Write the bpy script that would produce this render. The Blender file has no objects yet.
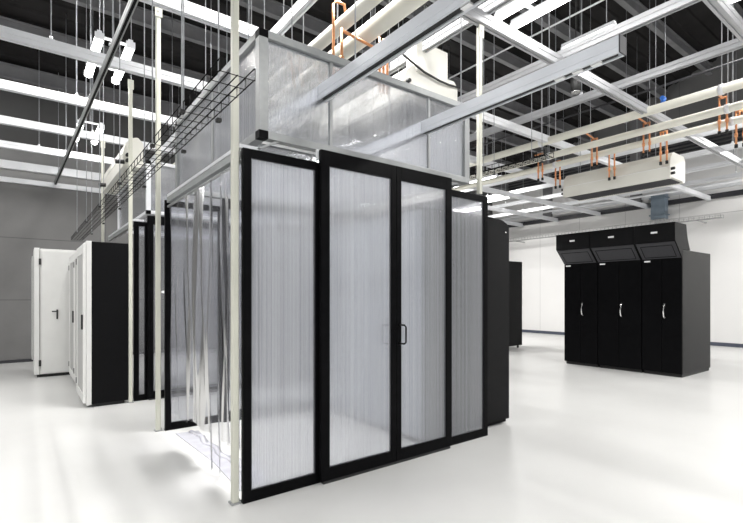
import bpy, bmesh, math, random
from mathutils import Vector, Matrix
sc = bpy.context.scene
COL = sc.collection
random.seed(7)
PI = math.pi

# ---------------------------------------------------------------- camera
EYE = 1.35
cam = bpy.data.cameras.new('camera')
camo = bpy.data.objects.new('camera', cam); COL.objects.link(camo)
cam.sensor_fit = 'HORIZONTAL'; cam.sensor_width = 36.0
cam.lens = 36.0 * 461.2 / 743.0
cam.shift_y = 35.0 / 743.0
cam.clip_end = 200; cam.clip_start = 0.05
camo.location = (0, 0, EYE)
camo.rotation_euler = (PI / 2, 0, -math.atan(349.5 / 461.2))
sc.camera = camo

# ---------------------------------------------------------------- world, exposure
w = bpy.data.worlds.new('world'); sc.world = w; w.use_nodes = True
bg = w.node_tree.nodes['Background']
bg.inputs['Color'].default_value = (0.93, 0.96, 1.0, 1)
bg.inputs['Strength'].default_value = 0.60
vs = sc.view_settings
vs.view_transform = 'Standard'; vs.look = 'None'; vs.gamma = 1; vs.use_curve_mapping = False
vs.exposure = -0.62
LAMP_W = 75.0
sc.cycles.use_denoising = True
sc.cycles.max_bounces = 14
sc.cycles.transparent_max_bounces = 64
sc.cycles.transmission_bounces = 12
sc.cycles.sample_clamp_indirect = 6

# ---------------------------------------------------------------- materials
def newmat(name):
    m = bpy.data.materials.new(name); m.use_nodes = True
    return m, m.node_tree, m.node_tree.nodes['Principled BSDF']

def paint(name, col, rough=0.5, metal=0.0, var=0.08, scale=6.0, bump=0.0, spec=0.5, bscale=None):
    m, nt, b = newmat(name)
    N = nt.nodes; L = nt.links
    tc = N.new('ShaderNodeTexCoord')
    nz = N.new('ShaderNodeTexNoise'); nz.inputs['Scale'].default_value = scale; nz.inputs['Detail'].default_value = 4
    L.new(tc.outputs['Object'], nz.inputs['Vector'])
    cr = N.new('ShaderNodeMapRange'); cr.inputs[1].default_value = 0.3; cr.inputs[2].default_value = 0.7
    cr.inputs[3].default_value = 1 - var; cr.inputs[4].default_value = 1 + var
    L.new(nz.outputs['Fac'], cr.inputs[0])
    mx = N.new('ShaderNodeVectorMath'); mx.operation = 'SCALE'; mx.inputs[0].default_value = col
    L.new(cr.outputs[0], mx.inputs['Scale'])
    L.new(mx.outputs[0], b.inputs['Base Color'])
    b.inputs['Roughness'].default_value = rough; b.inputs['Metallic'].default_value = metal
    b.inputs['Specular IOR Level'].default_value = spec
    if bump > 0:
        n2 = N.new('ShaderNodeTexNoise'); n2.inputs['Scale'].default_value = bscale or scale * 8
        L.new(tc.outputs['Object'], n2.inputs['Vector'])
        bp = N.new('ShaderNodeBump'); bp.inputs['Strength'].default_value = bump; bp.inputs['Distance'].default_value = 0.01
        L.new(n2.outputs['Fac'], bp.inputs['Height']); L.new(bp.outputs[0], b.inputs['Normal'])
    return m

M = {}
M['floor'] = paint('floor_epoxy', (0.555, 0.555, 0.545), 0.32, var=0.035, scale=1.3, bump=0.03, spec=0.35)
M['deck'] = paint('black_deck', (0.016, 0.015, 0.015), 0.8, var=0.3, scale=2, spec=0.2)
M['purlin'] = paint('grey_purlin', (0.17, 0.17, 0.175), 0.6, var=0.15, scale=3)
M['strut_shaded'] = paint('shaded_white_strut', (0.44, 0.445, 0.46), 0.4, metal=0.2, var=0.06, scale=4)  # white strut again, with the dimmer light on these bars put into its colour
M['strut'] = paint('white_strut', (0.80, 0.81, 0.83), 0.38, metal=0.15, var=0.04, scale=4)
M['cream'] = paint('cream_enamel', (0.78, 0.765, 0.68), 0.4, var=0.03, scale=3)
M['creamw'] = paint('cream_panel', (0.74, 0.73, 0.67), 0.45, var=0.03, scale=3)
M['pole'] = paint('ivory_pole', (0.60, 0.60, 0.52), 0.4, var=0.04, scale=3)
M['alu'] = paint('brushed_aluminium', (0.32, 0.33, 0.33), 0.40, metal=0.3, var=0.06, scale=20)
M['beam'] = paint('satin_aluminium', (0.80, 0.825, 0.87), 0.30, metal=0.30, var=0.10, scale=1.6)
M['black'] = paint('black_powder', (0.004, 0.004, 0.0045), 0.32, var=0.2, scale=14, spec=0.04)
M['rackblack'] = paint('black_textured', (0.004, 0.004, 0.0045), 0.5, var=0.3, scale=60, bump=0.3, bscale=300, spec=0.1)
M['cracside'] = paint('charcoal_textured', (0.006, 0.006, 0.0065), 0.30, var=0.35, scale=60, bump=0.5, bscale=260, spec=0.08)
M['hood'] = paint('charcoal_grille', (0.030, 0.030, 0.035), 0.5, var=0.1, scale=30)
M['rackwhite'] = paint('white_rack', (0.74, 0.74, 0.72), 0.45, var=0.03, scale=4)
M['meshgrey'] = paint('grey_perforated', (0.42, 0.42, 0.41), 0.55, var=0.15, scale=150)
M['rod'] = paint('zinc_rod', (0.42, 0.43, 0.45), 0.4, metal=0.4, var=0.1, scale=40)
M['copper'] = paint('copper', (0.78, 0.36, 0.17), 0.35, metal=0.6, var=0.15, scale=25)
M['wire'] = paint('black_wire', (0.006, 0.006, 0.006), 0.6, var=0.2, scale=30, spec=0.1)
M['wirelight'] = paint('grey_wire', (0.36, 0.36, 0.36), 0.5, var=0.2, scale=30)
M['rackdoor'] = paint('blue_grey_mesh_door', (0.36, 0.38, 0.41), 0.5, var=0.12, scale=120)
M['chrome'] = paint('chrome', (0.85, 0.85, 0.85), 0.2, metal=0.8, var=0.03)
M['tag'] = paint('white_tag', (0.85, 0.85, 0.85), 0.5, var=0.03)
M['blue'] = paint('blue_enamel', (0.02, 0.16, 0.62), 0.4, var=0.1)
M['bluegrey'] = paint('blue_grey_steel', (0.20, 0.25, 0.30), 0.45, metal=0.2, var=0.1)
M['skirt'] = paint('slate_skirting', (0.07, 0.08, 0.11), 0.5, var=0.1)
M['dark'] = paint('dark_rubber', (0.015, 0.015, 0.015), 0.6, var=0.2)

def wall_mat(name, bands, joints_z, joint_x, axis, soil=0.1):
    """bands: list of (z_top, grey) from the floor up; joints: fine dark panel joints"""
    m, nt, b = newmat(name); N = nt.nodes; L = nt.links
    g = N.new('ShaderNodeNewGeometry'); sp = N.new('ShaderNodeSeparateXYZ')
    L.new(g.outputs['Position'], sp.inputs[0])
    def math_(op, a, bb=None, c=None):
        n = N.new('ShaderNodeMath'); n.operation = op
        for i, v in enumerate((a, bb, c)):
            if v is None: continue
            if isinstance(v, (int, float)): n.inputs[i].default_value = v
            else: L.new(v, n.inputs[i])
        return n.outputs[0]
    val = None
    z = sp.outputs['Z']
    val = bands[0][1]; prev = bands[0][0]
    cur = None
    for zt, gval in bands[1:]:
        step = math_('GREATER_THAN', z, prev)
        d = gval - val
        t = math_('MULTIPLY', step, d)
        cur = math_('ADD', cur if cur is not None else bands[0][1], t)
        val = gval; prev = zt
    if cur is None: cur = math_('ADD', bands[0][1], 0.0)
    hz = sp.outputs['X' if axis == 0 else 'Y']
    for jz in joints_z:
        d = math_('ABSOLUTE', math_('SUBTRACT', z, jz))
        s = math_('LESS_THAN', d, 0.010)
        cur = math_('MULTIPLY', cur, math_('SUBTRACT', 1.0, math_('MULTIPLY', s, 0.35)))
    if joint_x:
        f = math_('ABSOLUTE', math_('SUBTRACT', math_('FRACT', math_('DIVIDE', hz, joint_x)), 0.5))
        s = math_('LESS_THAN', f, 0.006 / joint_x * 1.5)
        cur = math_('MULTIPLY', cur, math_('SUBTRACT', 1.0, math_('MULTIPLY', s, 0.25)))
    nz = N.new('ShaderNodeTexNoise'); nz.inputs['Scale'].default_value = 1.1; nz.inputs['Detail'].default_value = 6
    L.new(g.outputs['Position'], nz.inputs['Vector'])
    k = math_('ADD', 1 - soil, math_('MULTIPLY', nz.outputs['Fac'], 2 * soil))
    cur = math_('MULTIPLY', cur, k)
    cb = N.new('ShaderNodeCombineXYZ')
    L.new(math_('MULTIPLY', cur, 1.0), cb.inputs[0]); L.new(math_('MULTIPLY', cur, 0.99), cb.inputs[1]); L.new(math_('MULTIPLY', cur, 0.975), cb.inputs[2])
    L.new(cb.outputs[0], b.inputs['Base Color'])
    b.inputs['Roughness'].default_value = 0.7
    return m
M['wall_l'] = wall_mat('concrete_panels', [(3.76, 0.17), (4.45, 0.34), (9, 0.10)], [1.28, 2.55, 4.9], 3.0, 0, 0.34)  # bright band and shade above the grid are painted into the greys
M['wall_r'] = wall_mat('white_wall_panels', [(5.35, 0.82), (12, 0.15)], [3.62, 6.2], 1.5, 1, 0.04)

def poly(name, axis='X', haze=0.42, clear=0.35, rough=0.12, tint=(0.94, 0.947, 0.965), freq=30.0, bump=0.5):
    """multiwall polycarbonate: vertical flutes scatter light sideways"""
    m = bpy.data.materials.new(name); m.use_nodes = True
    nt = m.node_tree; N = nt.nodes; L = nt.links
    N.remove(N['Principled BSDF']); out = N['Material Output']
    tc = N.new('ShaderNodeTexCoord')
    wv = N.new('ShaderNodeTexWave'); wv.wave_type = 'BANDS'; wv.bands_direction = axis
    wv.inputs['Scale'].default_value = freq; wv.inputs['Distortion'].default_value = 0.0
    L.new(tc.outputs['Object'], wv.inputs['Vector'])
    mp = N.new('ShaderNodeMapping')
    mp.inputs['Scale'].default_value = (55, 55, 0.12)
    L.new(tc.outputs['Object'], mp.inputs['Vector'])
    nz = N.new('ShaderNodeTexNoise'); nz.inputs['Scale'].default_value = 1.0; nz.inputs['Detail'].default_value = 3
    L.new(mp.outputs[0], nz.inputs['Vector'])
    bp = N.new('ShaderNodeBump'); bp.inputs['Strength'].default_value = bump; bp.inputs['Distance'].default_value = 0.004
    ad = N.new('ShaderNodeMath'); ad.operation = 'ADD'
    L.new(wv.outputs['Fac'], ad.inputs[0]); L.new(nz.outputs['Fac'], ad.inputs[1])
    L.new(ad.outputs[0], bp.inputs['Height'])
    tr = N.new('ShaderNodeBsdfTransparent'); tr.inputs['Color'].default_value = (*tint, 1)
    rf = N.new('ShaderNodeBsdfRefraction'); rf.inputs['IOR'].default_value = 1.12; rf.inputs['Roughness'].default_value = rough
    rf.inputs['Color'].default_value = (*tint, 1)
    L.new(bp.outputs[0], rf.inputs['Normal'])
    tl = N.new('ShaderNodeBsdfTranslucent'); tl.inputs['Color'].default_value = (0.9, 0.915, 0.95, 1)
    df = N.new('ShaderNodeBsdfDiffuse'); df.inputs['Color'].default_value = (0.9, 0.915, 0.95, 1)
    gl = N.new('ShaderNodeBsdfGlossy'); gl.inputs['Roughness'].default_value = 0.15
    a = N.new('ShaderNodeMixShader'); a.inputs[0].default_value = clear
    L.new(rf.outputs[0], a.inputs[1]); L.new(tr.outputs[0], a.inputs[2])
    s = N.new('ShaderNodeMixShader'); s.inputs[0].default_value = 0.5
    L.new(tl.outputs[0], s.inputs[1]); L.new(df.outputs[0], s.inputs[2])
    mr = N.new('ShaderNodeMapRange'); mr.inputs[1].default_value = 0.6; mr.inputs[2].default_value = 1.5
    mr.inputs[3].default_value = haze * 0.1; mr.inputs[4].default_value = min(1, haze * 2.1)
    L.new(ad.outputs[0], mr.inputs[0])
    c = N.new('ShaderNodeMixShader'); L.new(mr.outputs[0], c.inputs[0])
    L.new(a.outputs[0], c.inputs[1]); L.new(s.outputs[0], c.inputs[2])
    fr = N.new('ShaderNodeFresnel'); fr.inputs['IOR'].default_value = 1.25
    e = N.new('ShaderNodeMixShader'); L.new(fr.outputs[0], e.inputs[0])
    L.new(c.outputs[0], e.inputs[1]); L.new(gl.outputs[0], e.inputs[2])
    L.new(e.outputs[0], out.inputs['Surface'])
    return m
M['poly_x'] = poly('fluted_polycarbonate_x', 'X', haze=0.25, clear=0.36, rough=0.02, bump=0.6)
M['clear_panel'] = poly('clear_glazing', 'X', haze=0.06, clear=0.7, rough=0.02, bump=0.3, freq=26)
M['polybox_x'] = poly('fluted_box_sheet_x', 'X', haze=0.15, clear=0.4, rough=0.04, bump=1.0)
M['polybox_y'] = poly('fluted_box_sheet_y', 'Y', haze=0.36, clear=0.4, rough=0.04, bump=1.0)

def pvc():
    m = bpy.data.materials.new('clear_vinyl'); m.use_nodes = True
    nt = m.node_tree; N = nt.nodes; L = nt.links
    N.remove(N['Principled BSDF']); out = N['Material Output']
    lw = N.new('ShaderNodeLayerWeight'); lw.inputs['Blend'].default_value = 0.35
    cr = N.new('ShaderNodeValToRGB')
    cr.color_ramp.elements[0].position = 0.25; cr.color_ramp.elements[0].color = (0.985, 0.985, 0.995, 1)
    cr.color_ramp.elements[1].position = 0.95; cr.color_ramp.elements[1].color = (0.88, 0.88, 0.93, 1)
    L.new(lw.outputs['Facing'], cr.inputs[0])
    tr = N.new('ShaderNodeBsdfTransparent'); L.new(cr.outputs[0], tr.inputs['Color'])
    gl = N.new('ShaderNodeBsdfGlossy'); gl.inputs['Roughness'].default_value = 0.22
    df = N.new('ShaderNodeBsdfTranslucent'); df.inputs['Color'].default_value = (0.85, 0.86, 0.92, 1)
    a = N.new('ShaderNodeMixShader'); a.inputs[0].default_value = 0.10
    L.new(tr.outputs[0], a.inputs[1]); L.new(df.outputs[0], a.inputs[2])
    fr = N.new('ShaderNodeFresnel'); fr.inputs['IOR'].default_value = 1.18
    b = N.new('ShaderNodeMixShader'); L.new(fr.outputs[0], b.inputs[0])
    L.new(a.outputs[0], b.inputs[1]); L.new(gl.outputs[0], b.inputs[2])
    L.new(b.outputs[0], out.inputs['Surface'])
    return m
M['pvc'] = pvc()
M['vinylfloor'] = paint('lavender_vinyl', (0.44, 0.44, 0.48), 0.25, var=0.1, scale=8)

def emit(name, s):
    m = bpy.data.materials.new(name); m.use_nodes = True
    nt = m.node_tree; N = nt.nodes; N.remove(N['Principled BSDF'])
    e = N.new('ShaderNodeEmission'); e.inputs['Color'].default_value = (1, 0.99, 0.97, 1); e.inputs['Strength'].default_value = s
    nt.links.new(e.outputs[0], N['Material Output'].inputs['Surface'])
    return m
M['tube'] = emit('fluorescent_tube', 16.0)

# ---------------------------------------------------------------- mesh helpers
ROOTLOC = {}
def tag(o, label=None, cat=None, group=None, kind=None):
    if label: o['label'] = label
    if cat: o['category'] = cat
    if group: o['group'] = group
    if kind: o['kind'] = kind
    return o

class MB:
    """collects geometry in world coordinates; build() links it as one mesh object"""
    def __init__(s): s.v = []; s.f = []; s.smooth = []
    def add(s, vs_, fs, smooth=False):
        n = len(s.v); s.v += [tuple(p) for p in vs_]
        for f in fs: s.f.append([i + n for i in f]); s.smooth.append(smooth)
        return s
    def box(s, x0, x1, y0, y1, z0, z1):
        v = [(x, y, z) for x in (x0, x1) for y in (y0, y1) for z in (z0, z1)]
        return s.add(v, [(0, 1, 3, 2), (4, 6, 7, 5), (0, 4, 5, 1), (2, 3, 7, 6), (0, 2, 6, 4), (1, 5, 7, 3)])
    def prism(s, poly_, axis, a, b):
        """poly_ = 2-D outline in the other two axes (in x,y,z order), extruded along axis a..b"""
        def P(p, t):
            q = list(p); q.insert(axis, t); return tuple(q)
        n = len(poly_)
        v = [P(p, a) for p in poly_] + [P(p, b) for p in poly_]
        fs = [[i, (i + 1) % n, n + (i + 1) % n, n + i] for i in range(n)]
        fs += [list(range(n))[::-1], list(range(n, 2 * n))]
        return s.add(v, fs)
    def tube(s, path, r, n=8, caps=True):
        pts = [Vector(p) for p in path]; rings = []
        for i, p in enumerate(pts):
            if i == 0: t = pts[1] - p
            elif i == len(pts) - 1: t = p - pts[i - 1]
            else: t = (pts[i + 1] - p).normalized() + (p - pts[i - 1]).normalized()
            if t.length < 1e-9: t = Vector((0, 0, 1))
            t.normalize()
            up = Vector((0, 0, 1)) if abs(t.z) < 0.9 else Vector((1, 0, 0))
            a = t.cross(up).normalized(); b = t.cross(a).normalized()
            rr = r[i] if isinstance(r, (list, tuple)) else r
            rings.append([p + a * rr * math.cos(2 * PI * k / n) + b * rr * math.sin(2 * PI * k / n) for k in range(n)])
        v = [q for rg in rings for q in rg]; fs = []
        for i in range(len(rings) - 1):
            for k in range(n):
                fs.append((i * n + k, i * n + (k + 1) % n, (i + 1) * n + (k + 1) % n, (i + 1) * n + k))
        s.add(v, fs, True)
        if caps:
            m = len(s.v) - len(v)
            s.f.append([m + k for k in range(n)][::-1]); s.smooth.append(False)
            s.f.append([m + (len(rings) - 1) * n + k for k in range(n)]); s.smooth.append(False)
        return s
    def build(s, name, mat, parent=None, root=None, bevel=0.0, loc=None):
        """parent: Empty or part; root: the thing's world location (found from the parent)"""
        if parent is not None: o0 = ROOTLOC[parent]
        elif loc is not None: o0 = Vector(loc)
        else:
            xs = [p[0] for p in s.v]; ys = [p[1] for p in s.v]; zs = [p[2] for p in s.v]
            o0 = Vector(((min(xs) + max(xs)) / 2, (min(ys) + max(ys)) / 2, min(zs)))
        me = bpy.data.meshes.new(name)
        me.from_pydata([(p[0] - o0[0], p[1] - o0[1], p[2] - o0[2]) for p in s.v], [], s.f)
        me.polygons.foreach_set('use_smooth', s.smooth)
        bm = bmesh.new(); bm.from_mesh(me); bmesh.ops.recalc_face_normals(bm, faces=bm.faces); bm.to_mesh(me); bm.free()
        me.materials.append(M[mat] if isinstance(mat, str) else mat)
        o = bpy.data.objects.new(name, me); COL.objects.link(o)
        if parent is None: o.location = o0
        else: o.parent = parent
        ROOTLOC[o] = o0
        if bevel > 0:
            b = o.modifiers.new('bevel', 'BEVEL'); b.width = bevel; b.segments = 2; b.limit_method = 'ANGLE'
        return o

def thing(name, loc, label, cat, group=None):
    o = bpy.data.objects.new(name, None); COL.objects.link(o); o.location = loc
    o.empty_display_size = 0.1
    ROOTLOC[o] = Vector(loc)
    return tag(o, label, cat, group)
def struct(name, mb, mat, **k):
    return tag(mb.build(name, mat, **k), kind='structure')
def copy_tree(o, parent=None):
    c = o.copy(); COL.objects.link(c)
    if parent is not None: c.parent = parent
    ROOTLOC[c] = ROOTLOC[o]
    for ch in list(o.children): copy_tree(ch, c)
    return c
def move_to(o, loc):
    o.location = loc

# ---------------------------------------------------------------- the setting
YL, XR = 11.9, 15.15                      # concrete wall, white wall
XW, YN = -9.0, -9.0
def zc(y): return 5.6 + 0.30 * (YL - y)     # underside of the sloping roof deck
struct('floor', MB().box(XW, XR + 0.2, YN, YL + 0.2, -0.2, 0.0), 'floor')
struct('wall_left', MB().box(XW, XR + 0.2, YL, YL + 0.2, 0.0, zc(YL) + 0.1), 'wall_l')
struct('wall_right', MB().prism([(YN, 0), (YL, 0), (YL, zc(YL)), (YN, zc(YN))], 0, XR, XR + 0.2), 'wall_r')
# ribbed steel roof deck
mb = MB()
prof = []
y = YN
k = 0
while y < YL:
    zz = zc(y)
    prof += [(y, zz), (y + 0.14, zc(y + 0.14)), (y + 0.16, zc(y + 0.16) - 0.04), (y + 0.26, zc(y + 0.26) - 0.04), (y + 0.28, zc(y + 0.28))]
    y += 0.30
prof += [(YL + 0.2, zc(YL + 0.2)), (YL + 0.2, zc(YL + 0.2) + 0.3), (YN, zc(YN) + 0.3)]
mb.prism(prof, 0, XW, XR + 0.2)
struct('ceiling', mb, 'deck')
# roof purlins, I-section, running along X under the deck
n = 0
for yy in [11.1, 10.0, 8.9, 7.8, 6.7, 5.6, 4.5, 3.4, 2.3, 1.2, 0.1]:
    n += 1; z1 = zc(yy) - 0.10; h = 0.26; b = 0.06
    pr = [(yy - b, z1), (yy + b, z1), (yy + b, z1 - .015), (yy + .006, z1 - .015), (yy + .006, z1 - h + .015), (yy + b, z1 - h + .015),
          (yy + b, z1 - h), (yy - b, z1 - h), (yy - b, z1 - h + .015), (yy - .006, z1 - h + .015), (yy - .006, z1 - .015), (yy - b, z1 - .015)]
    struct('trim_%d' % n, MB().prism(pr, 0, XW, XR), 'purlin')
# rails on the concrete wall
struct('trim_20', MB().box(XW, XR, YL - 0.10, YL, 3.93, 4.09), 'strut')
struct('trim_21', MB().box(XW, XR, YL - 0.06, YL, 3.66, 3.76), 'strut')
# dark rail, ribbed band and pipe on the white wall
struct('trim_22', MB().box(XR - 0.10, XR, YN, YL, 4.03, 4.16), 'hood')
struct('trim_23', MB().box(XR - 0.05, XR, YN, YL, 4.30, 4.42), 'strut')
mb = MB()
for i in range(6): mb.box(XR - 0.05, XR, YN, YL, 5.38 + i * 0.1, 5.43 + i * 0.1)
struct('trim_24', mb, 'hood')
for i, yy in enumerate([9.4, 6.4, 3.4, 0.4]):
    struct('trim_%d' % (25 + i), MB().box(XR - 0.14, XR, yy - .15, yy + .15, 4.2, zc(yy) - .1), 'purlin')
struct('baseboard_right', MB().box(XR - 0.02, XR, YN, YL, 0, 0.10), 'skirt')
struct('baseboard_left', MB().box(XW, XR, YL - 0.02, YL, 0, 0.06), 'hood')

# ---------------------------------------------------------------- ceiling lights
def ceiling_light(x, y, z, ln, ntube, label, group=None, watts=LAMP_W, rad=0.033, gap=0.20, spread=PI):
    t = thing('ceiling_light', (x, y, z), label, 'ceiling light', group)
    wd = (gap * (ntube - 1)) / 2 + rad + .01
    h = MB()
    for i in range(ntube):
        xx = x + (i - (ntube - 1) / 2) * gap
        h.prism([(xx - .03, z + .04), (xx - .025, z + .08), (xx + .025, z + .08), (xx + .03, z + .04)], 1, y - ln / 2, y + ln / 2)
    if ntube > 1:
        for dy in (-.35, .35): h.box(x - gap / 2, x + gap / 2, y + dy * ln - .02, y + dy * ln + .02, z + .08, z + .10)
    h.build('batten', 'strut', t)
    for e in (-1, 1):
        for i in range(ntube):
            xx = x + (i - (ntube - 1) / 2) * gap
            MB().box(xx - rad, xx + rad, y + e * ln / 2 - .012, y + e * ln / 2 + .012, z - .03, z + .05).build('end_cap', 'strut', t)
    for i in range(ntube):
        dx = (i - (ntube - 1) / 2) * gap
        MB().tube([(x + dx, y - ln / 2 + .03, z - .005), (x + dx, y + ln / 2 - .03, z - .005)], rad, 12).build('tube', 'tube', t)
    for dy in (-.35, .35):
        MB().tube([(x, y + dy * ln, z + .11), (x, y + dy * ln, zc(y + dy * ln) - .03)], 0.005, 6).build('hanger_rod', 'rod', t)
    li = bpy.data.lights.new('lamp_glow', 'AREA'); li.shape = 'RECTANGLE'; li.size = rad * 2; li.size_y = ln * .9
    li.energy = watts / ntube; li.color = (1, 0.985, 0.965)
    li.spread = spread
    for i in range(ntube):
        lo = bpy.data.objects.new('lamp_glow', li); COL.objects.link(lo); lo.parent = t
        lo.location = ((i - (ntube - 1) / 2) * gap, 0, -rad - .012)
    return t
ceiling_light(4.22, 2.30, 4.34, 1.7, 2, 'twin-tube fluorescent light nearest the camera, above the strut left of the single tube', None, LAMP_W * .6, .026, .27)
ceiling_light(5.21, 2.74, 4.31, .62, 1, 'single-tube fluorescent light seen just above the end of the right aluminium beam', None, LAMP_W * .6, .02)
ceiling_light(0.92, 7.05, 4.50, 1.2, 2, 'glaring fluorescent light behind the second white strut at the upper left', None, LAMP_W, .05, .34)
ceiling_light(0.95, 9.75, 4.30, 1.0, 2, 'distant fluorescent light low over the white racks at the left', None, LAMP_W, .05, .30)
# luminaires of the same hall beside and behind the camera
for (x, y) in [(-3.0, 1.5), (-3.0, 5.5), (-3.2, 9.0), (-0.6, -1.5), (2.6, -1.2), (5.8, -1.6), (9.2, -1.0), (12.6, -0.6), (9.4, -4.6), (13.0, -4.6), (2.6, -5.0), (-3.0, -3.0)]:
    ceiling_light(x, y, 4.4, 1.7, 2, 'twin-tube fluorescent light of the hall outside the picture', 'lights beside and behind the camera', LAMP_W * 2.0)
for (x, y, z) in [(1.75, 3.75, 5.5), (2.75, 3.75, 5.6), (2.3, 4.6, 6.0), (1.3, 6.6, 5.9), (6.2, 1.0, 5.6), (8.6, 1.6, 5.9), (13.6, 1.2, 5.0), (-0.9, 7.0, 5.4)]:  # unseen lamps added to brighten the enclosure interior and the walls
    ceiling_light(x, y, z, 1.5, 2, 'added unseen twin-tube light high in the roof, above the picture', 'added lights high above the picture', LAMP_W * (4.5 if x > 13 else 1.4) * (1.35 if 1.5 < x < 3 else 1), spread=1.9 if 1.5 < x < 3 else PI)
for (x, y, ds) in [(6.0, 7.9, 'added light blurred through the right half of the upper glazed box'), (8.2, 9.4, 'added light between the struts far behind the upper glazed box'), (9.9, 8.3, 'added light low between the struts, right of the upper glazed box'), (12.0, 9.6, 'farthest added light, close to the white wall just over the black rack')]:  # lamps added to brighten the far part of the white wall
    ceiling_light(x, y, 4.45, 1.5, 2, ds, None, LAMP_W * 3.2)

# ---------------------------------------------------------------- overhead strut grid
def chan(u, z0, z1, wd=0.062, g=0.006):
    """outline of a double channel strut: open slot underneath, groove at mid height"""
    h = wd / 2; zm = (z0 + z1) / 2
    return [(u - h, z0), (u - .012, z0), (u - .012, z0 + .018), (u + .012, z0 + .018), (u + .012, z0), (u + h, z0),
            (u + h, zm - g), (u + h - .006, zm), (u + h, zm + g), (u + h, z1), (u - h, z1), (u - h, zm + g), (u - h + .006, zm), (u - h, zm - g)]
def hanger(t, x, y, z):
    r = MB().tube([(x, y, z), (x, y, zc(y) - .03)], 0.006, 6).build('hanger_rod', 'rod', t)
    b = MB(); b.box(x - .034, x + .034, y - .02, y + .02, z, z + .012); b.tube([(x, y, z + .01), (x, y, z + .045)], .016, 8)
    b.build('rod_nut', 'strut', r)
GX = [(1.46, 'crossing above the camera side of the right aluminium beam'), (2.93, 'carrying the two ivory corner posts nearest the camera'),
      (4.50, 'carrying the second ivory post from the camera'), (6.04, 'second complete one crossing the left edge from above'),
      (7.52, 'crossing just under the glaring light at the left'), (9.02, 'third above the concrete wall'), (10.45, 'nearest the concrete wall')]
for i, (yy, ds) in enumerate(GX):
    t = thing('ceiling_strut', (3.0, yy, 4.0), 'white strut along the concrete wall, ' + ds, 'ceiling strut', 'struts running parallel to the concrete wall')
    x0 = -8 if yy > 2.5 else 3.6
    MB().prism(chan(yy, 3.99, 4.105, .078), 0, x0, 15.1).build('channel', 'strut' if yy > 3.5 else 'strut_shaded', t)
    x = x0 + 0.9 + 0.35 * (i % 3)
    while x < (3.5 if yy > 2 else 15):
        hanger(t, x, yy, 4.105); x += 2.45
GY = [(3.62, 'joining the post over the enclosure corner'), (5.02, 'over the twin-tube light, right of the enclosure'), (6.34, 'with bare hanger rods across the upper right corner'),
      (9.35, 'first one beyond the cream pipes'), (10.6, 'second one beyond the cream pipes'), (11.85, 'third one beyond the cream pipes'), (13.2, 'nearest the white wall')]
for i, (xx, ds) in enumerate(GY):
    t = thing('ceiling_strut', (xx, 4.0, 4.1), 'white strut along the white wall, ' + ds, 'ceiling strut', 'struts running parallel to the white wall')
    MB().prism(chan(xx, 4.11, 4.21, .07), 1, -3.0, 11.8).build('channel', 'strut_shaded' if i < 3 else 'strut', t)
    y = -1.0 + 0.31 * (i % 4)
    while y < 11.5:
        hanger(t, xx, y, 4.21); y += 1.9
for xx, ds in ((2.16, 'above the left half of the enclosure'), ):
    t = thing('ceiling_strut', (xx, 6, 4.1), 'white strut along the white wall, ' + ds, 'ceiling strut', 'struts running parallel to the white wall')
    MB().prism(chan(xx, 4.11, 4.21, .07), 1, -1.0, 11.8).build('channel', 'strut', t)
    for y in (3.5, 5.2, 6.9, 8.8): hanger(t, xx, y, 4.21)
# slim dark-slotted strut hanging lower, skewed, at the left
t = thing('ceiling_strut', (0.66, 8, 3.72), 'slim grey strut with a dark slot slanting down to the concrete wall at the left', 'ceiling strut')
p0, p1 = (0.785, 1.2), (0.563, YL - .02)
mb = MB()
prof = chan(0, 3.72, 3.79, .045)
n_ = len(prof)
mb.add([(p0[0] + u, p0[1], z) for u, z in prof] + [(p1[0] + u, p1[1], z) for u, z in prof],
       [[i, (i + 1) % n_, n_ + (i + 1) % n_, n_ + i] for i in range(n_)] + [list(range(n_))[::-1], list(range(n_, 2 * n_))])
mb.build('channel', 'alu', t)
MB().add([(p0[0] - .0115, p0[1], 3.722), (p0[0] + .0115, p0[1], 3.722), (p1[0] + .0115, p1[1], 3.722), (p1[0] - .0115, p1[1], 3.722),
          (p0[0] - .0115, p0[1], 3.737), (p0[0] + .0115, p0[1], 3.737), (p1[0] + .0115, p1[1], 3.737), (p1[0] - .0115, p1[1], 3.737)],
         [(0, 1, 2, 3), (4, 5, 6, 7), (0, 1, 5, 4), (1, 2, 6, 5), (2, 3, 7, 6), (3, 0, 4, 7)]).build('slot_insert', 'black', t)
for y in (3.0, 5.1, 6.6, 8.1, 9.6, 11.1):
    f = (y - p0[1]) / (p1[1] - p0[1]); hanger(t, p0[0] + f * (p1[0] - p0[0]), y, 3.79)

# ---------------------------------------------------------------- pipes with copper stubs
def long_pipe(x, z, r, y0, y1, label, group):
    t = thing('cooling_pipe', (x, (y0 + y1) / 2, z - r), label, 'pipe', group)
    MB().tube([(x, y0, z), (x, y1, z)], r, 18).build('pipe_body', 'cream', t)
    y = y0 + .9
    while y < y1:
        MB().tube([(x, y, z), (x, y + .05, z)], r + .008, 18).build('pipe_clamp', 'strut', t)
        r_ = MB().tube([(x, y + .02, z + r), (x, y + .02, zc(y) - .03)], .006, 6).build('hanger_rod', 'rod', t)
        y += 2.6
    return t
long_pipe(7.22, 4.03, .062, -1.5, 11.8, 'thick cream pipe, topmost of the three running over the hooded air cooler', 'cream pipes at the right')
long_pipe(7.46, 3.84, .055, -1.5, 11.8, 'cream pipe, middle one of the three running over the hooded air cooler', 'cream pipes at the right')
long_pipe(7.66, 3.72, .05, -1.5, 11.8, 'cream pipe, lowest of the three running over the hooded air cooler', 'cream pipes at the right')
long_pipe(2.44, 3.95, .062, -1.2, 11.8, 'cream pipe with the copper loop, over the upper glazed box', 'cream pipes over the enclosure')
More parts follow.
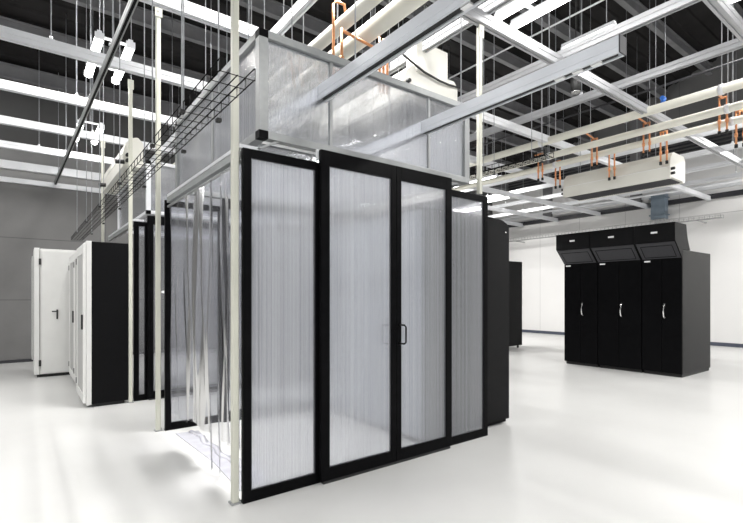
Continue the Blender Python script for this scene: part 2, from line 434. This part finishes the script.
long_pipe(2.70, 3.93, .085, -1.2, 11.8, 'cream pipe further right over the upper glazed box', 'cream pipes over the enclosure')

def copper_pair(x, y, ztop, zbot, xp, zp, label, dx=0.10, r=0.013, group='copper pipe stubs'):
    """two vertical copper stubs with black caps, joined by a tee to the pipe behind"""
    t = thing('copper_stub_pair', (x, y, zbot), label, 'copper pipe', group)
    for k, d in enumerate((-dx / 2, dx / 2)):
        s_ = MB().tube([(x, y + d, zbot), (x, y + d, ztop)], r, 8).build('copper_tube', 'copper', t)
        MB().tube([(x, y + d, zbot - .03), (x, y + d, zbot + .015)], r + .008, 8).build('black_cap', 'dark', s_)
        MB().tube([(x, y + d, zbot + .12), (x, y + d, zbot + .17)], r + .007, 8).build('coupling', 'copper', s_)
    MB().tube([(x, y - dx / 2 - .01, ztop), (x, y + dx / 2 + .01, ztop)], r + .002, 8).build('copper_elbow', 'copper', t)
    MB().tube([(x, y, ztop), (xp, y, zp)], r, 8).build('copper_branch', 'copper', t)
    return t
for i, (y, zt, xx, zp, ds) in enumerate([
        (4.86, 3.96, 7.40, 3.9, 'leftmost copper stub pair hanging from the upper cream pipe'),
        (4.62, 3.80, 7.705, 3.76, 'short copper stub pair beside the leftmost one'),
        (3.86, 3.96, 7.27, 4.0, 'copper stub pair above the left end of the hooded air cooler'),
        (3.66, 3.76, 7.705, 3.74, 'lower copper stub pair above the left half of the hooded air cooler'),
        (3.06, 3.98, 7.27, 4.0, 'copper stub pair above the right end of the hooded air cooler'),
        (2.89, 3.84, 7.705, 3.76, 'lower copper stub pair above the right end of the hooded air cooler'),
        (2.10, 4.04, 7.245, 4.02, 'tall copper stub pair near the right edge of the picture'),
        (1.96, 3.86, 7.705, 3.78, 'lowest copper stub pair at the right edge of the picture')]):
    copper_pair(7.56 if i % 2 == 0 else 7.735, y, zt, zt - .46, xx, zp, ds, dx=.085)
# copper loop over the enclosure box
t = thing('copper_loop', (2.4, 3.6, 3.3), 'copper pipe loop rising above the front edge of the upper glazed box', 'copper pipe')
MB().tube([(2.30, 3.62, 3.35), (2.30, 3.62, 4.06), (2.33, 3.62, 4.10), (2.42, 3.62, 4.10), (2.44, 3.62, 4.018)], .014, 8).build('copper_tube', 'copper', t)
MB().tube([(2.345, 3.55, 3.35), (2.345, 3.55, 3.82)], .014, 8).build('copper_tube', 'copper', t)
MB().tube([(2.345, 3.55, 3.80), (2.90, 3.62, 3.80), (2.92, 3.62, 3.76)], .014, 8).build('copper_branch', 'copper', t)
for i in range(3): MB().tube([(2.86 + .05 * i, 3.64, 3.40), (2.86 + .05 * i, 3.64, 3.95)], .013, 8).build('copper_tube', 'copper', t)
for x, y in ((2.30, 3.62), (2.345, 3.55)): MB().tube([(x, y, 3.50), (x, y, 3.56)], .024, 8).build('valve', 'copper', t)

# ---------------------------------------------------------------- ceiling air coolers
def air_cooler(x0, x1, y0, y1, z0, z1, label, grille='hood'):
    t = thing('air_cooler', ((x0 + x1) / 2, (y0 + y1) / 2, z0), label, 'air cooler')
    c = .10
    pr = [(x0, z0), (x0, z0 + (z1 - z0) * .42), (x0 + .03, z1 - c), (x0 + .10, z1 - .02), (x0 + .16, z1), (x1 - .06, z1), (x1, z1 - .06), (x1, z0 + .04),
          (x1 - .04, z0), (x1 - .10, z0), (x1 - .10, z0 + .02), (x0 + .05, z0 + .02), (x0 + .05, z0)]
    MB().prism(pr, 1, y0, y1).build('housing', 'creamw', t, bevel=.004)
    g = MB(); g.box(x0 + .055, x1 - .105, y0 + .04, y1 - .04, z0 + .004, z0 + .018)
    yy = y0 + .06
    while yy < y1 - .05:
        g.box(x0 + .06, x1 - .11, yy, yy + .006, z0 - .002, z0 + .006); yy += .035
    g.build('air_grille', grille, t)
    MB().box(x0 - .004, x0, y0 + .01, y1 - .01, z0 + (z1 - z0) * .42 - .003, z0 + (z1 - z0) * .42 + .003).build('seam_trim', 'tag', t)
    for e in (y0, y1):
        sgn = -1 if e == y0 else 1
        for dz in (.08, .15):
            k = MB().tube([(x0 + .05, e, z0 + dz), (x0 + .05, e + sgn * .05, z0 + dz)], .022, 8).build('pipe_port', 'dark', t)
            tag(k, 'black pipe port')
    for yy in (y0 + .25, y1 - .25):
        for xx in (x0 + .14, x1 - .1):
            MB().tube([(xx, yy, z1), (xx, yy, zc(yy) - .03)], .005, 6).build('hanger_rod', 'rod', t)
    return t
air_cooler(7.80, 8.40, 2.83, 4.56, 3.14, 3.56, 'cream hooded air cooler hanging over the tall black cooling cabinets')
t = air_cooler(3.32, 4.18, 3.80, 5.6, 3.56, 3.92, 'cream ceiling cooler with a black cable behind the upper glazed box')
MB().box(3.50, 4.00, 3.79, 3.96, 3.86, 4.22).build('top_casing', 'creamw', t, bevel=.004)
MB().tube([(3.28, 3.77, 3.97), (3.45, 3.775, 3.92), (3.6, 3.77, 3.87), (3.85, 3.77, 3.84), (4.0, 3.775, 3.84), (4.2, 3.785, 3.86)], .012, 8).build('black_cable', 'dark', t)
t = air_cooler(1.03, 1.27, 6.64, 8.60, 3.02, 3.42, 'cream air cooler with black ports hanging above the white racks at the left', 'creamw')
for y in (6.6, 8.15):
    MB().tube([(0.94, y, 3.06), (1.04, y, 3.07)], .028, 10).build('pipe_port', 'dark', t)

# ---------------------------------------------------------------- posts
def post(x, y, z0, z1, label, s=.022, foot=True):
    t = thing('support_post', (x, y, z0), label, 'post', 'ivory support posts')
    a = .006
    MB().prism([(x - s, y - s + a), (x - s + a, y - s), (x + s - a, y - s), (x + s, y - s + a), (x + s, y + s - a), (x + s - a, y + s), (x - s + a, y + s), (x - s, y + s - a)], 2, z0 + (.012 if foot else 0), z1 - .02).build('shaft', 'pole', t)
    if foot:
        f = MB(); f.box(x - s - .01, x + s + .01, y - s - .01, y + s + .01, z0, z0 + .012)
        f.tube([(x + s + .004, y - s + .01, z0 + .012), (x + s + .004, y - s + .01, z0 + .03)], .006, 6)
        f.build('foot_plate', 'alu', t)
    b = MB(); b.box(x - s - .012, x + s + .012, y - s - .006, y - s, z1 - .12, z1)
    b.tube([(x, y - s - .014, z1 - .06), (x, y - s - .004, z1 - .06)], .010, 8); b.build('top_bracket', 'pole', t)
    return t
post(1.108, 2.94, 0, 3.98, 'tall ivory post at the near left corner of the enclosure, the closest one')
post(1.09, 4.99, 0, 4.27, 'tall ivory post at the rear left corner of the front enclosure')
post(1.10, 6.53, 0, 4.10, 'ivory post beside the second enclosure and the black rack side')
post(1.09, 8.97, 2.06, 3.98, 'ivory post rising behind the white racks', foot=False)
post(3.545, 2.94, 2.345, 3.98, 'ivory post standing on the right front corner of the enclosure top', foot=False)

# ---------------------------------------------------------------- enclosures
def framed_panel(parent, name, x0, x1, y, z0, z1, st, rt, rb, mat='black', sheet='poly_x', d=.035):
    """door or fixed panel in the X-Z plane: frame (one mesh) and its sheet"""
    f = MB()
    f.box(x0, x0 + st[0], y, y + d, z0, z1); f.box(x1 - st[1], x1, y, y + d, z0, z1)
    f.box(x0 + st[0], x1 - st[1], y, y + d, z0, z0 + rb); f.box(x0 + st[0], x1 - st[1], y, y + d, z1 - rt, z1)
    fo = f.build(name, mat, parent, bevel=.002)
    MB().box(x0 + st[0] - .005, x1 - st[1] + .005, y + d * .35, y + d * .65, z0 + rb - .005, z1 - rt + .005).build('polycarbonate_sheet', sheet, fo)
    g = MB()
    e = .006
    for a, b in ((x0 + st[0], x0 + st[0] + e), (x1 - st[1] - e, x1 - st[1])): g.box(a, b, y + d * .2, y + d * .8, z0 + rb, z1 - rt)
    g.build('gasket', 'hood', fo)
    return fo
def d_handle(parent, x, y, z, sgn):
    r = .007; o = .075 * sgn
    MB().tube([(x, y, z - .075), (x, y + o * .75, z - .075), (x, y + o, z - .06), (x, y + o, z + .06), (x, y + o * .75, z + .075), (x, y, z + .075)], r, 8).build('door_handle', 'black', parent)

def glazed_wall(t, X0, X1, xa, xm, xb, Y, zt, handles=True, sh='poly_x'):
    """fixed panel, two sliding doors, fixed panel, on floor and head tracks"""
    framed_panel(t, 'fixed_panel', X0, xa + .03, Y, .012, zt - .01, (.055, .05), .058, .062, sheet=sh)
    framed_panel(t, 'fixed_panel', xb - .03, X1, Y, .012, zt - .01, (.05, .06), .058, .062, sheet=sh)
    d1 = framed_panel(t, 'sliding_door', xa, xm - .002, Y - .045, .02, zt + .075, (.07, .05), .11, .09, sheet=sh)
    d2 = framed_panel(t, 'sliding_door', xm + .002, xb, Y - .045, .02, zt + .075, (.05, .07), .11, .09, sheet=sh)
    MB().box(X0, X1, Y - .0, Y + .05, 0, .012).build('floor_track', 'black', t)
    MB().box(xa + .02, xb - .02, Y - .046, Y - .008, .0, .018).build('door_seal', 'dark', t)
    if handles:
        d_handle(d1, xm - .055, Y - .01, 1.045, 1); d_handle(d2, xm + .035, Y - .045, 1.045, -1)
        MB().box(xm - .03, xm - .012, Y - .048, Y - .044, 1.02, 1.07).build('lock_plate', 'black', d1)

def enclosure(X0, X1, Y0, Y1, xa, xm, xb, label, handles=True, rear=True):
    t = thing('glazed_enclosure', ((X0 + X1) / 2, (Y0 + Y1) / 2, 0), label, 'enclosure', 'black framed glazed enclosures')
    zt = 2.33
    glazed_wall(t, X0, X1, xa, xm, xb, Y0, zt, handles, 'poly_x' if rear else 'clear_panel')
    if rear: glazed_wall(t, X0, X1, xa, xm, xb, Y1 - .02, zt, False, 'clear_panel')
    # aluminium edge beams round the roof
    for xx in (X0, X1 - .04):
        MB().box(xx, xx + .04, Y0 + .055, Y1 - .09, zt - .05, zt).build('edge_beam', 'alu', t)
    MB().box(X0 + .0, X0 + .13, Y0 + .06, Y1 - .1, zt + .005, zt + .03).build('roof_flange', 'strut', t)
    MB().box(X1 - .25, X1, Y0 + .06, Y1 - .1, zt + .005, zt + .012).build('roof_flange', 'polybox_y', t)
    return t
enclosure(1.145, 3.61, 2.89, 4.96, 1.706, 2.41, 3.056, 'large black framed glazed enclosure with sliding double doors in the foreground')
enclosure(1.15, 3.61, 6.58, 8.9, 1.30, 2.3, 3.056, 'second black framed glazed enclosure standing behind the first, beside the racks', False, False)
e2 = [o for o in COL.objects if o.name.startswith('glazed_enclosure')][-1]
MB().prism([(1.50 + .035 * math.cos(a * PI / 8), 1.41 + .018 * math.sin(a * PI / 8)) for a in range(16)], 1, 6.531, 6.5345).build('oval_sticker', 'tag', e2)

def upper_box(X0, X1, Y0, Y1, z0, z1, label, frame, fw, xj, yj, sheetf='polybox_x', sheets='polybox_y'):
    t = thing('glazed_canopy_box', ((X0 + X1) / 2, (Y0 + Y1) / 2, z0), label, 'canopy box', 'upper glazed boxes on the enclosures')
    # corner posts with black corner cubes
    for x in (X0, X1 - fw):
        for y in (Y0, Y1 - fw):
            c = MB().box(x, x + fw, y, y + fw, z0 + fw * .8, z1 - fw * .8).build('corner_post', frame, t, bevel=.003)
    for z, nm in ((z0, 'bottom_rail'), (z1 - fw * .8, 'top_rail')):
        for y in (Y0, Y1 - fw):
            MB().box(X0 + fw, X1 - fw, y, y + fw, z, z + fw * .8).build(nm, frame, t, bevel=.003)
        for x in (X0, X1 - fw):
            MB().box(x, x + fw, Y0 + fw, Y1 - fw, z, z + fw * .8).build(nm, frame, t, bevel=.003)
    for z in (z0, z1 - fw * .8):
        for x in (X0, X1 - fw):
            for y in (Y0, Y1 - fw):
                MB().box(x, x + fw, y, y + fw, z, z + fw * .8).build('corner_cube', 'black' if x == X0 else frame, t)
    zb, zt2 = z0 + fw * .8, z1 - fw * .8
    xs = [X0 + fw] + xj + [X1 - fw]
    for y in (Y0, Y1 - fw):
        for a, b in zip(xs[:-1], xs[1:]):
            MB().box(a + .002, b - .002, y + fw * .4, y + fw * .6, zb, zt2).build('polycarbonate_sheet', sheetf, t)
        for x in xj: MB().box(x - .011, x + .011, y + fw * .3, y + fw * .7, zb, zt2).build('sheet_joint', 'alu', t)
    ys = [Y0 + fw] + yj + [Y1 - fw]
    for x in (X0, X1 - fw):
        for a, b in zip(ys[:-1], ys[1:]):
            MB().box(x + fw * .4, x + fw * .6, a + .002, b - .002, zb, zt2).build('polycarbonate_sheet', sheets, t)
        for y in yj: MB().box(x + fw * .3, x + fw * .7, y - .02, y + .02, zb, zt2).build('sheet_joint', 'alu', t)
    return t
t = upper_box(1.255, 3.345, 2.89, 5.0, 2.41, 3.14, 'large aluminium framed glazed box on top of the front enclosure', 'alu', .065, [1.83, 2.84], [3.9])
MB().box(1.69, 1.72, 2.885, 2.90, 2.335, 2.41).build('joining_bracket', 'strut', t)
MB().prism([(1.255, 2.34), (1.275, 2.34), (1.40, 2.405), (1.37, 2.405)], 1, 2.90, 2.93).build('corner_brace', 'alu', t)
upper_box(1.30, 3.345, 6.6, 8.9, 2.44, 3.14, 'white framed glazed box on top of the second enclosure, behind the cable tray', 'strut', .055, [2.3], [7.75])

# the two deep aluminium beams that pass through the glazed box
def alu_beam(x, y0, y1, z, label, cap=True):
    t = thing('aluminium_beam', (x, (y0 + y1) / 2, z), label, 'beam', 'aluminium beams through the glazed box')
    h = .038; H = .10
    pr = [(x - h, z), (x - .022, z), (x - .022, z + .02), (x + .022, z + .02), (x + .022, z), (x + h, z), (x + h, z + H * .28), (x + h - .004, z + H * .30),
          (x + h - .004, z + H * .34), (x + h, z + H * .36), (x + h, z + H), (x - h, z + H), (x - h, z + H * .36), (x - h + .004, z + H * .34), (x - h + .004, z + H * .30), (x - h, z + H * .28)]
    MB().prism(pr, 1, y0, y1).build('beam_body', 'beam', t)
    MB().box(x - .021, x + .021, y0 + .03, y1, z + .008, z + .019).build('slot_insert', 'dark', t)
    MB().box(x - h - .002, x + h + .002, y0 - .008, y0, z - .002, z + H + .002).build('end_plate', 'hood' if cap else 'beam', t)
    for y in (y0 + .12, y0 + .24, y0 + .36):
        MB().box(x - .015, x + .015, y, y + .06, z - .004, z + .008).build('socket', 'tag', t)
    for y in (2.5, 3.4, 4.3):
        if y > y0: 
            MB().tube([(x, y, z + H), (x, y, 4.0 if abs(y) < 0 else zc(y) - .03)], .005, 6).build('hanger_rod', 'rod', t)
    return t
alu_beam(1.76, 1.15, 3.9, 2.79, 'deep aluminium beam piercing the left part of the upper glazed box', True)
alu_beam(2.79, 1.262, 3.9, 2.765, 'deep aluminium beam ending in a dark end plate, piercing the right part of the glazed box', True)

# ---------------------------------------------------------------- clear vinyl curtain
t = thing('vinyl_curtain', (1.17, 3.9, 0), 'clear vinyl curtain with deep folds hanging on the left side of the enclosure', 'curtain')
MB().tube([(1.165, 2.98, 2.25), (1.165, 4.90, 2.25)], .012, 8).build('curtain_rail', 'alu', t)
def curtain(y0, y1, folds, amp, seed, ztop=2.24, zbot=.015, gather=0):
    rnd = random.Random(seed); nu = folds * 10; nv = 30
    ph = [rnd.uniform(0, 6.28) for _ in range(5)]
    v = []; f = []
    for j in range(nv + 1):
        tt = j / nv; z = ztop + (zbot - ztop) * tt
        for i in range(nu + 1):
            s = i / nu
            A = amp * (0.45 + 0.55 * math.sin(PI * min(1, .15 + tt))) * (0.6 + .5 * math.sin(3.1 * s * 6 + ph[0]))
            x = 1.168 + A * math.sin(2 * PI * folds * s + .9 * math.sin(2.3 * tt + ph[1]) + .5 * math.sin(9 * s + ph[2])) + .012 * math.sin(7 * tt + 11 * s + ph[3])
            yy = y0 + (y1 - y0) * (s + gather * tt * (s - .5)) + .012 * math.sin(2 * PI * folds * s * .5 + ph[4] + 2 * tt)
            v.append((x, yy, z))
    for j in range(nv):
        for i in range(nu):
            a = j * (nu + 1) + i; f.append((a, a + 1, a + nu + 2, a + nu + 1))
    m = MB(); m.add(v, f, True)
    o = m.build('vinyl_strip', 'pvc', t)
    return o
curtain(4.30, 4.84, 2, .018, 1, zbot=.22)
curtain(3.66, 4.26, 3, .022, 2, zbot=.27)
curtain(3.36, 3.62, 1, .022, 3, zbot=.02)
curtain(3.12, 3.34, 2, .022, 5, zbot=.3)
curtain(2.99, 3.10, 4, .04, 4, zbot=.32)
m = MB()
m.prism([(1.20, 4.77), (1.41, 4.74), (1.37, 3.95), (1.50, 3.55), (1.42, 3.10), (1.20, 3.10), (1.24, 3.75)], 2, .003, .006)
so = m.build('trailing_sheet', 'vinylfloor', t)
m = MB()   # crumpled edge of the trailing sheet
v = []; f = []
for i in range(15):
    yy = 3.2 + i * .11; a = .02 * math.sin(i * 1.7) + 1.36
    v += [(a - .03, yy, .008), (a, yy, .018 + .012 * math.sin(i * 2.3)), (a + .03, yy, .008)]
for i in range(14):
    for q in (0, 1): f.append((3 * i + q, 3 * i + q + 1, 3 * i + q + 4, 3 * i + q + 3))
m.add(v, f, True); o = m.build('crumpled_fold', 'vinylfloor', t); o.modifiers.new('solid', 'SOLIDIFY').thickness = .002

# ---------------------------------------------------------------- racks
def black_rack(x0, x1, y0, y1, h, label, group, name='server_rack', front=-1):
    t = thing(name, ((x0 + x1) / 2, (y0 + y1) / 2, 0), label, 'server rack', group)
    r = .06
    arc = [(x1 - r + r * math.sin(a * PI / 12), h - r + r * math.cos(a * PI / 12) * 1.0) for a in range(0, 7)]
    # side outline: gently crowned top with a rounded rear corner
    pr = [(x0, .05), (x0, h - .02), (x0 + .03, h)] + [(x1 - .35, h + .0)] + [(x1 - .12, h - .015), (x1 - .03, h - .05), (x1, h - .085)] + [(x1, .05)]
    MB().prism(pr, 1, y0, y1).build('cabinet_body', 'rackblack', t, bevel=.003)
    dx = -.025
    MB().box(x0 - .028, x0 - .001, y0 + .01, y1 - .01, .06, h - .03).build('mesh_door', 'rackdoor' if y0 < 6 else 'hood', t, bevel=.003)
    MB().box(x0 + .03, x1 - .03, y0 + .02, y1 - .02, .018, .05).build('plinth', 'black', t)
    for x in (x0 + .1, x1 - .1):
        for y in (y0 + .08, y1 - .08):
            MB().tube([(x, y, 0), (x, y, .02)], .025, 10).build('levelling_foot', 'dark', t)
    MB().tube([(x1 - .06, y0 - .003, h - .14), (x1 - .06, y0 + .001, h - .14)], .009, 8).build('screw', 'chrome', t)
    return t
for i in range(3):
    y0 = 3.05 + i * .615
    lab = ['black server rack standing out at the right side of the enclosure', 'black server rack inside the enclosure, in the middle of its row', 'black server rack inside the enclosure, at the far end of its row'][i]
    black_rack(2.90, 4.15, y0 if i else 3.04, y0 + .60, 2.17, lab, 'black racks in the enclosure')
for i in range(3):
    black_rack(2.95, 4.0, 6.75 + i * .62, 6.75 + i * .62 + .60, 2.1, ['blurred black rack nearest the front of the second enclosure', 'blurred black rack in the middle of the second enclosure', 'blurred black rack at the back of the second enclosure'][i], 'racks in the second enclosure')
t = thing('black_cabinet', (9.95, 7.6, 0), 'slim distant black cabinet on castors against the white wall', 'cabinet')
MB().box(9.42, 10.5, 7.28, 7.9, .07, 2.26).build('cabinet_body', 'bluegrey' if 0 else 'rackblack', t, bevel=.015)
MB().box(9.40, 9.419, 7.30, 7.88, .09, 2.16).build('door', 'skirt', t, bevel=.003)
for x in (9.5, 10.4):
    for y in (7.35, 7.82):
        MB().tube([(x, y - .015, .032), (x, y + .015, .032)], .032, 10).build('castor', 'dark', t)

# white front racks along the left
def white_rack(x0, x1, y0, y1, h, label, side='black', group='white front racks in a row'):
    t = thing('server_rack', ((x0 + x1) / 2, (y0 + y1) / 2, 0), label, 'server rack', group)
    MB().box(x0 + .075, x1, y0 + .004, y1 - .004, .04, h).build('cabinet_body', 'rackblack' if side == 'black' else 'rackwhite', t, bevel=.003)
    MB().box(x0 + .02, x0 + .074, y0, y1, .03, h + .005).build('front_frame', 'rackwhite', t, bevel=.004)
    d = MB()
    d.box(x0 - .012, x0 + .018, y0 + .01, y0 + .09, .06, h - .03); d.box(x0 - .012, x0 + .018, y1 - .09, y1 - .01, .06, h - .03)
    d.box(x0 - .012, x0 + .018, y0 + .09, y1 - .09, .06, .16); d.box(x0 - .012, x0 + .018, y0 + .09, y1 - .09, h - .14, h - .03)
    do = d.build('door', 'rackwhite', t, bevel=.003)
    MB().box(x0 - .002, x0 + .012, y0 + .088, y1 - .088, .158, h - .138).build('perforated_panel', 'meshgrey', do)
    MB().box(x0 - .032, x0 - .012, y0 + .035, y0 + .06, .95, 1.13).build('swing_handle', 'dark', do)
    for z in (.22, h - .2):
        MB().box(x0 - .02, x0 + .016, y1 - .035, y1 + .0, z - .04, z + .04).build('hinge', 'dark', t)
    MB().box(x0 + .1, x1 - .04, y0 + .03, y1 - .03, .0, .04).build('plinth', 'dark', t)
    return t
white_rack(.60, 1.075, 6.52, 7.40, 2.02, 'white front rack with a solid black side panel, first and nearest of the row')
white_rack(.645, 1.075, 7.42, 8.34, 2.03, 'white front rack in the middle of the row beside the second enclosure')
white_rack(.645, 1.075, 8.36, 9.28, 2.03, 'white front rack half hidden by the others, next to the forward cabinet')
# the white cabinet that stands forward at the end of the row
t = thing('white_cabinet', (.4, 9.85, 0), 'white steel cabinet with a lever handle, standing forward at the far end of the row', 'cabinet')
MB().box(.24, 1.02, 9.47, 10.28, .05, 2.15).build('cabinet_body', 'rackwhite', t, bevel=.004)
MB().box(.16, .232, 9.45, 10.28, .05, 2.16).build('front_frame', 'rackwhite', t, bevel=.004)
MB().box(.13, .158, 9.50, 10.26, .30, 2.02).build('perforated_door', 'meshgrey', t, bevel=.003)
dd = MB().box(.262, 1.0, 9.435, 9.466, .07, 2.12).build('side_door', 'rackwhite', t, bevel=.003)
MB().tube([(.475, 9.435, 1.10), (.475, 9.405, 1.10), (.40, 9.40, 1.10)], .010, 8).build('lever_handle', 'dark', dd)
MB().box(.463, .487, 9.425, 9.436, .97, 1.13).build('handle_plate', 'dark', dd)
for z in (.24, 1.93): MB().box(.222, .252, 9.43, 9.449, z - .05, z + .05).build('hinge', 'dark', t)
MB().box(.2, .98, 9.5, 10.25, 0, .05).build('plinth', 'dark', t)

# ---------------------------------------------------------------- cooling cabinets
def crac(y0, y1, label):
    t = thing('cooling_cabinet', (9.3, (y0 + y1) / 2, 0), label, 'cooling cabinet', 'black cooling cabinets in a row')
    x0, x1 = 8.70, 10.03; h = 2.13
    g = .004
    MB().box(x0 + .025, x1, y0 + g, y1 - g, .05, h).build('cabinet_body', 'cracside', t, bevel=.012)
    MB().box(x0 + .05, x1 - .02, y0 + .02, y1 - .02, 0, .05).build('plinth', 'dark', t)
    ym = (y0 + y1) / 2
    for a, b in ((y0 + .006, ym - .002), (ym + .002, y1 - .006)):
        d = MB().box(x0, x0 + .024, a, b, .06, 1.99).build('door', 'black', t, bevel=.003)
        if b > ym + .1: continue
        hb = d
    MB().tube([(x0 - .002, ym - .05, .98), (x0 - .03, ym - .045, 1.01), (x0 - .045, ym - .045, 1.10), (x0 - .03, ym - .045, 1.20), (x0 - .002, ym - .05, 1.23)], .011, 8).build('door_handle', 'chrome', hb)
    # overhanging hood: box on top, sloping grille below, curved back
    hx = 8.40; zt = 2.56; zm = 2.27; zb = 1.995
    pr = [(hx, zm), (hx, zt), (8.88, zt), (8.90, zt - .10), (8.94, zt - .24), (9.02, zt - .38), (9.06, h + .003), (x0 + .026, h + .003), (x0 + .026, zb), (x0 + .0, zb)]
    MB().prism(pr, 1, y0 + .003, y1 - .003).build('hood', 'rackblack', t, bevel=.003)
    # sloping front grille, as a shallow framed plate
    sx, sz = (x0 - hx), (zb - zm); L_ = math.hypot(sx, sz); ux, uz = sx / L_, sz / L_; nx, nz = uz, -ux
    def q(a, o): return (hx + ux * a + nx * o, zm + uz * a + nz * o)
    g_ = MB(); g_.prism([q(.03, .001), q(L_ - .01, .001), q(L_ - .01, .010), q(.03, .010)], 1, y0 + .02, y1 - .02)
    go = g_.build('sloping_grille', 'hood', t)
    f_ = MB(); a0, a1 = .10, L_ - .05
    for (u0, u1, v0, v1) in ((a0, a0 + .008, y0 + .07, y1 - .07), (a1, a1 + .008, y0 + .07, y1 - .07), (a0, a1, y0 + .07, y0 + .078), (a0, a1, y1 - .078, y1 - .07)):
        f_.prism([q(u0, .010), q(u1, .010), q(u1, .014), q(u0, .014)], 1, v0, v1)
    f_.build('grille_frame', 'black', go)
    MB().box(hx - .004, hx, ym - .05, ym + .05, 2.40, 2.43).build('name_plate', 'tag', t)
    MB().box(x0 - .004, x0, y1 - .14, y1 - .04, 1.945, 1.97).build('name_plate', 'tag', t)
    return t
for i in range(3):
    y0, y1 = [(2.97, 3.60), (3.60, 4.38), (4.38, 5.06)][i]
    crac(y0 + .001, y1 - .001, ['black cooling cabinet at the right end of the row of three, its side panel showing', 'black cooling cabinet in the middle of the row of three', 'black cooling cabinet at the left end of the row of three'][i])

# ---------------------------------------------------------------- wire cable trays
def wire_tray(x0, x1, y0, y1, z, h, label, mat, r=.0035, step=.1, rods=(), rodmat='rod', ztop=None):
    t = thing('cable_tray', ((x0 + x1) / 2, (y0 + y1) / 2, z), label, 'cable tray')
    m = MB()
    n = 5
    for i in range(n): 
        x = x0 + (x1 - x0) * i / (n - 1); m.tube([(x, y0, z), (x, y1, z)], r, 5)
    for x in (x0, x1):
        for k in (1,): m.tube([(x, y0, z + h * k), (x, y1, z + h * k)], r, 5)
    y = y0
    while y <= y1 + .001:
        m.tube([(x0 - r, y, z + h), (x0 - r, y, z - r), (x1 + r, y, z - r), (x1 + r, y, z + h)], r, 5); y += step
    m.build('wire_basket', mat, t)
    for y in rods:
        for x in (x0 - .02, x1 + .02):
            rd = MB().tube([(x, y, z - .03), (x, y, ztop if ztop else zc(y) - .03)], .005, 6).build('hanger_rod', rodmat, t)
            MB().box(x - .015, x + .015, y - .02, y + .02, z - .03, z - .01).build('rod_clip', 'dark', rd)
    return t
wire_tray(.80, .985, 2.33, 11.2, 2.50, .06, 'black wire cable tray running over the white racks towards the concrete wall', 'wire', .0034, .13, (2.95, 3.75, 5.2, 6.7, 8.2, 9.7))
wire_tray(5.42, 5.62, 3.42, 8.6, 3.20, .06, 'short dark wire tray hanging behind the right front post of the enclosure', 'wire', .005, .12, (3.6, 4.4, 6.2))
t = wire_tray(14.50, 14.72, 4.08, 10.8, 3.42, .08, 'grey wire tray fixed high along the white wall', 'wirelight', .006, .12)
for y in (4.6, 6.6, 8.6, 10.4): MB().box(14.5, XR - .002, y - .02, y + .02, 3.385, 3.413).build('wall_bracket', 'wirelight', t)

# ---------------------------------------------------------------- small overhead things
def conduit(pts, r, label, mat='strut', name='conduit'):
    t = thing(name, pts[0], label, 'conduit')
    MB().tube(pts, r, 8).build('tube_run', mat, t)
    return t
t = conduit([(14.3, -1, 4.25), (14.3, 11.6, 4.25)], .035, 'white pipe running level under the struts beside the white wall')
t = conduit([(8.6, .2, 4.9), (8.6, 9.5, 4.9)], .02, 'thin dark conduit high above the cream pipes', 'hood')
t = conduit([(5.7, -.5, 5.0), (5.7, 8.0, 5.0)], .012, 'thin pale conduit above the strut at the upper right', 'strut')
# blue valve
t = thing('blue_valve', (7.32, 2.70, 4.10), 'bright blue valve on the topmost cream pipe', 'valve')
MB().tube([(7.26, 2.72, 4.092), (7.26, 2.72, 4.17)], [.035, .028], 12).build('valve_body', 'blue', t)
MB().tube([(7.22, 2.72, 4.165), (7.30, 2.72, 4.165)], [.03, .03], 12).build('valve_knob', 'blue', t)
# black cylindrical spotlight
t = thing('cylinder_spotlight', (5.75, 3.18, 4.0), 'black cylindrical spotlight hanging below the struts right of the enclosure', 'spotlight')
MB().tube([(5.75, 3.18, 4.02), (5.75, 3.18, 4.22)], .065, 18).build('spot_body', 'dark', t, bevel=0)
MB().tube([(5.75, 3.18, 4.005), (5.75, 3.18, 4.02)], .055, 18).build('lens', 'chrome', t)
MB().tube([(5.75, 3.18, 4.22), (5.75, 3.18, zc(3.18) - .03)], .008, 6).build('hanger_rod', 'dark', t)
# black track with a small cone lamp
t = thing('lamp_track', (2.9, 3.4, 4.45), 'black lamp track with a small cone lamp above the copper loop', 'lamp track')
MB().box(2.55, 3.35, 3.40, 3.46, 4.32, 4.37).build('track_bar', 'dark', t)
MB().tube([(3.30, 3.43, 4.32), (3.30, 3.43, 4.22)], [.012, .04], 12).build('lamp_head', 'alu', t)
MB().tube([(2.95, 3.43, 4.37), (2.95, 3.43, zc(3.43) - .03)], .012, 8).build('hanger_rod', 'dark', t)
MB().tube([(2.9, 3.43, 4.37), (2.9, 3.43, 4.62)], .05, 10).build('driver_can', 'dark', t)
# blue grey junction duct on the white wall
t = thing('wall_duct', (14.95, 5.7, 3.55), 'blue grey steel duct box clamped to the dark rail on the white wall', 'duct')
MB().box(14.80, 15.04, 5.50, 5.88, 3.62, 4.35).build('duct_body', 'bluegrey', t, bevel=.01)
for z in (3.72, 4.22): MB().box(14.78, 15.04, 5.46, 5.92, z, z + .03).build('duct_flange', 'bluegrey', t)
MB().box(14.86, 15.0, 5.55, 5.80, 2.9, 3.62).build('lower_duct', 'wirelight', t)
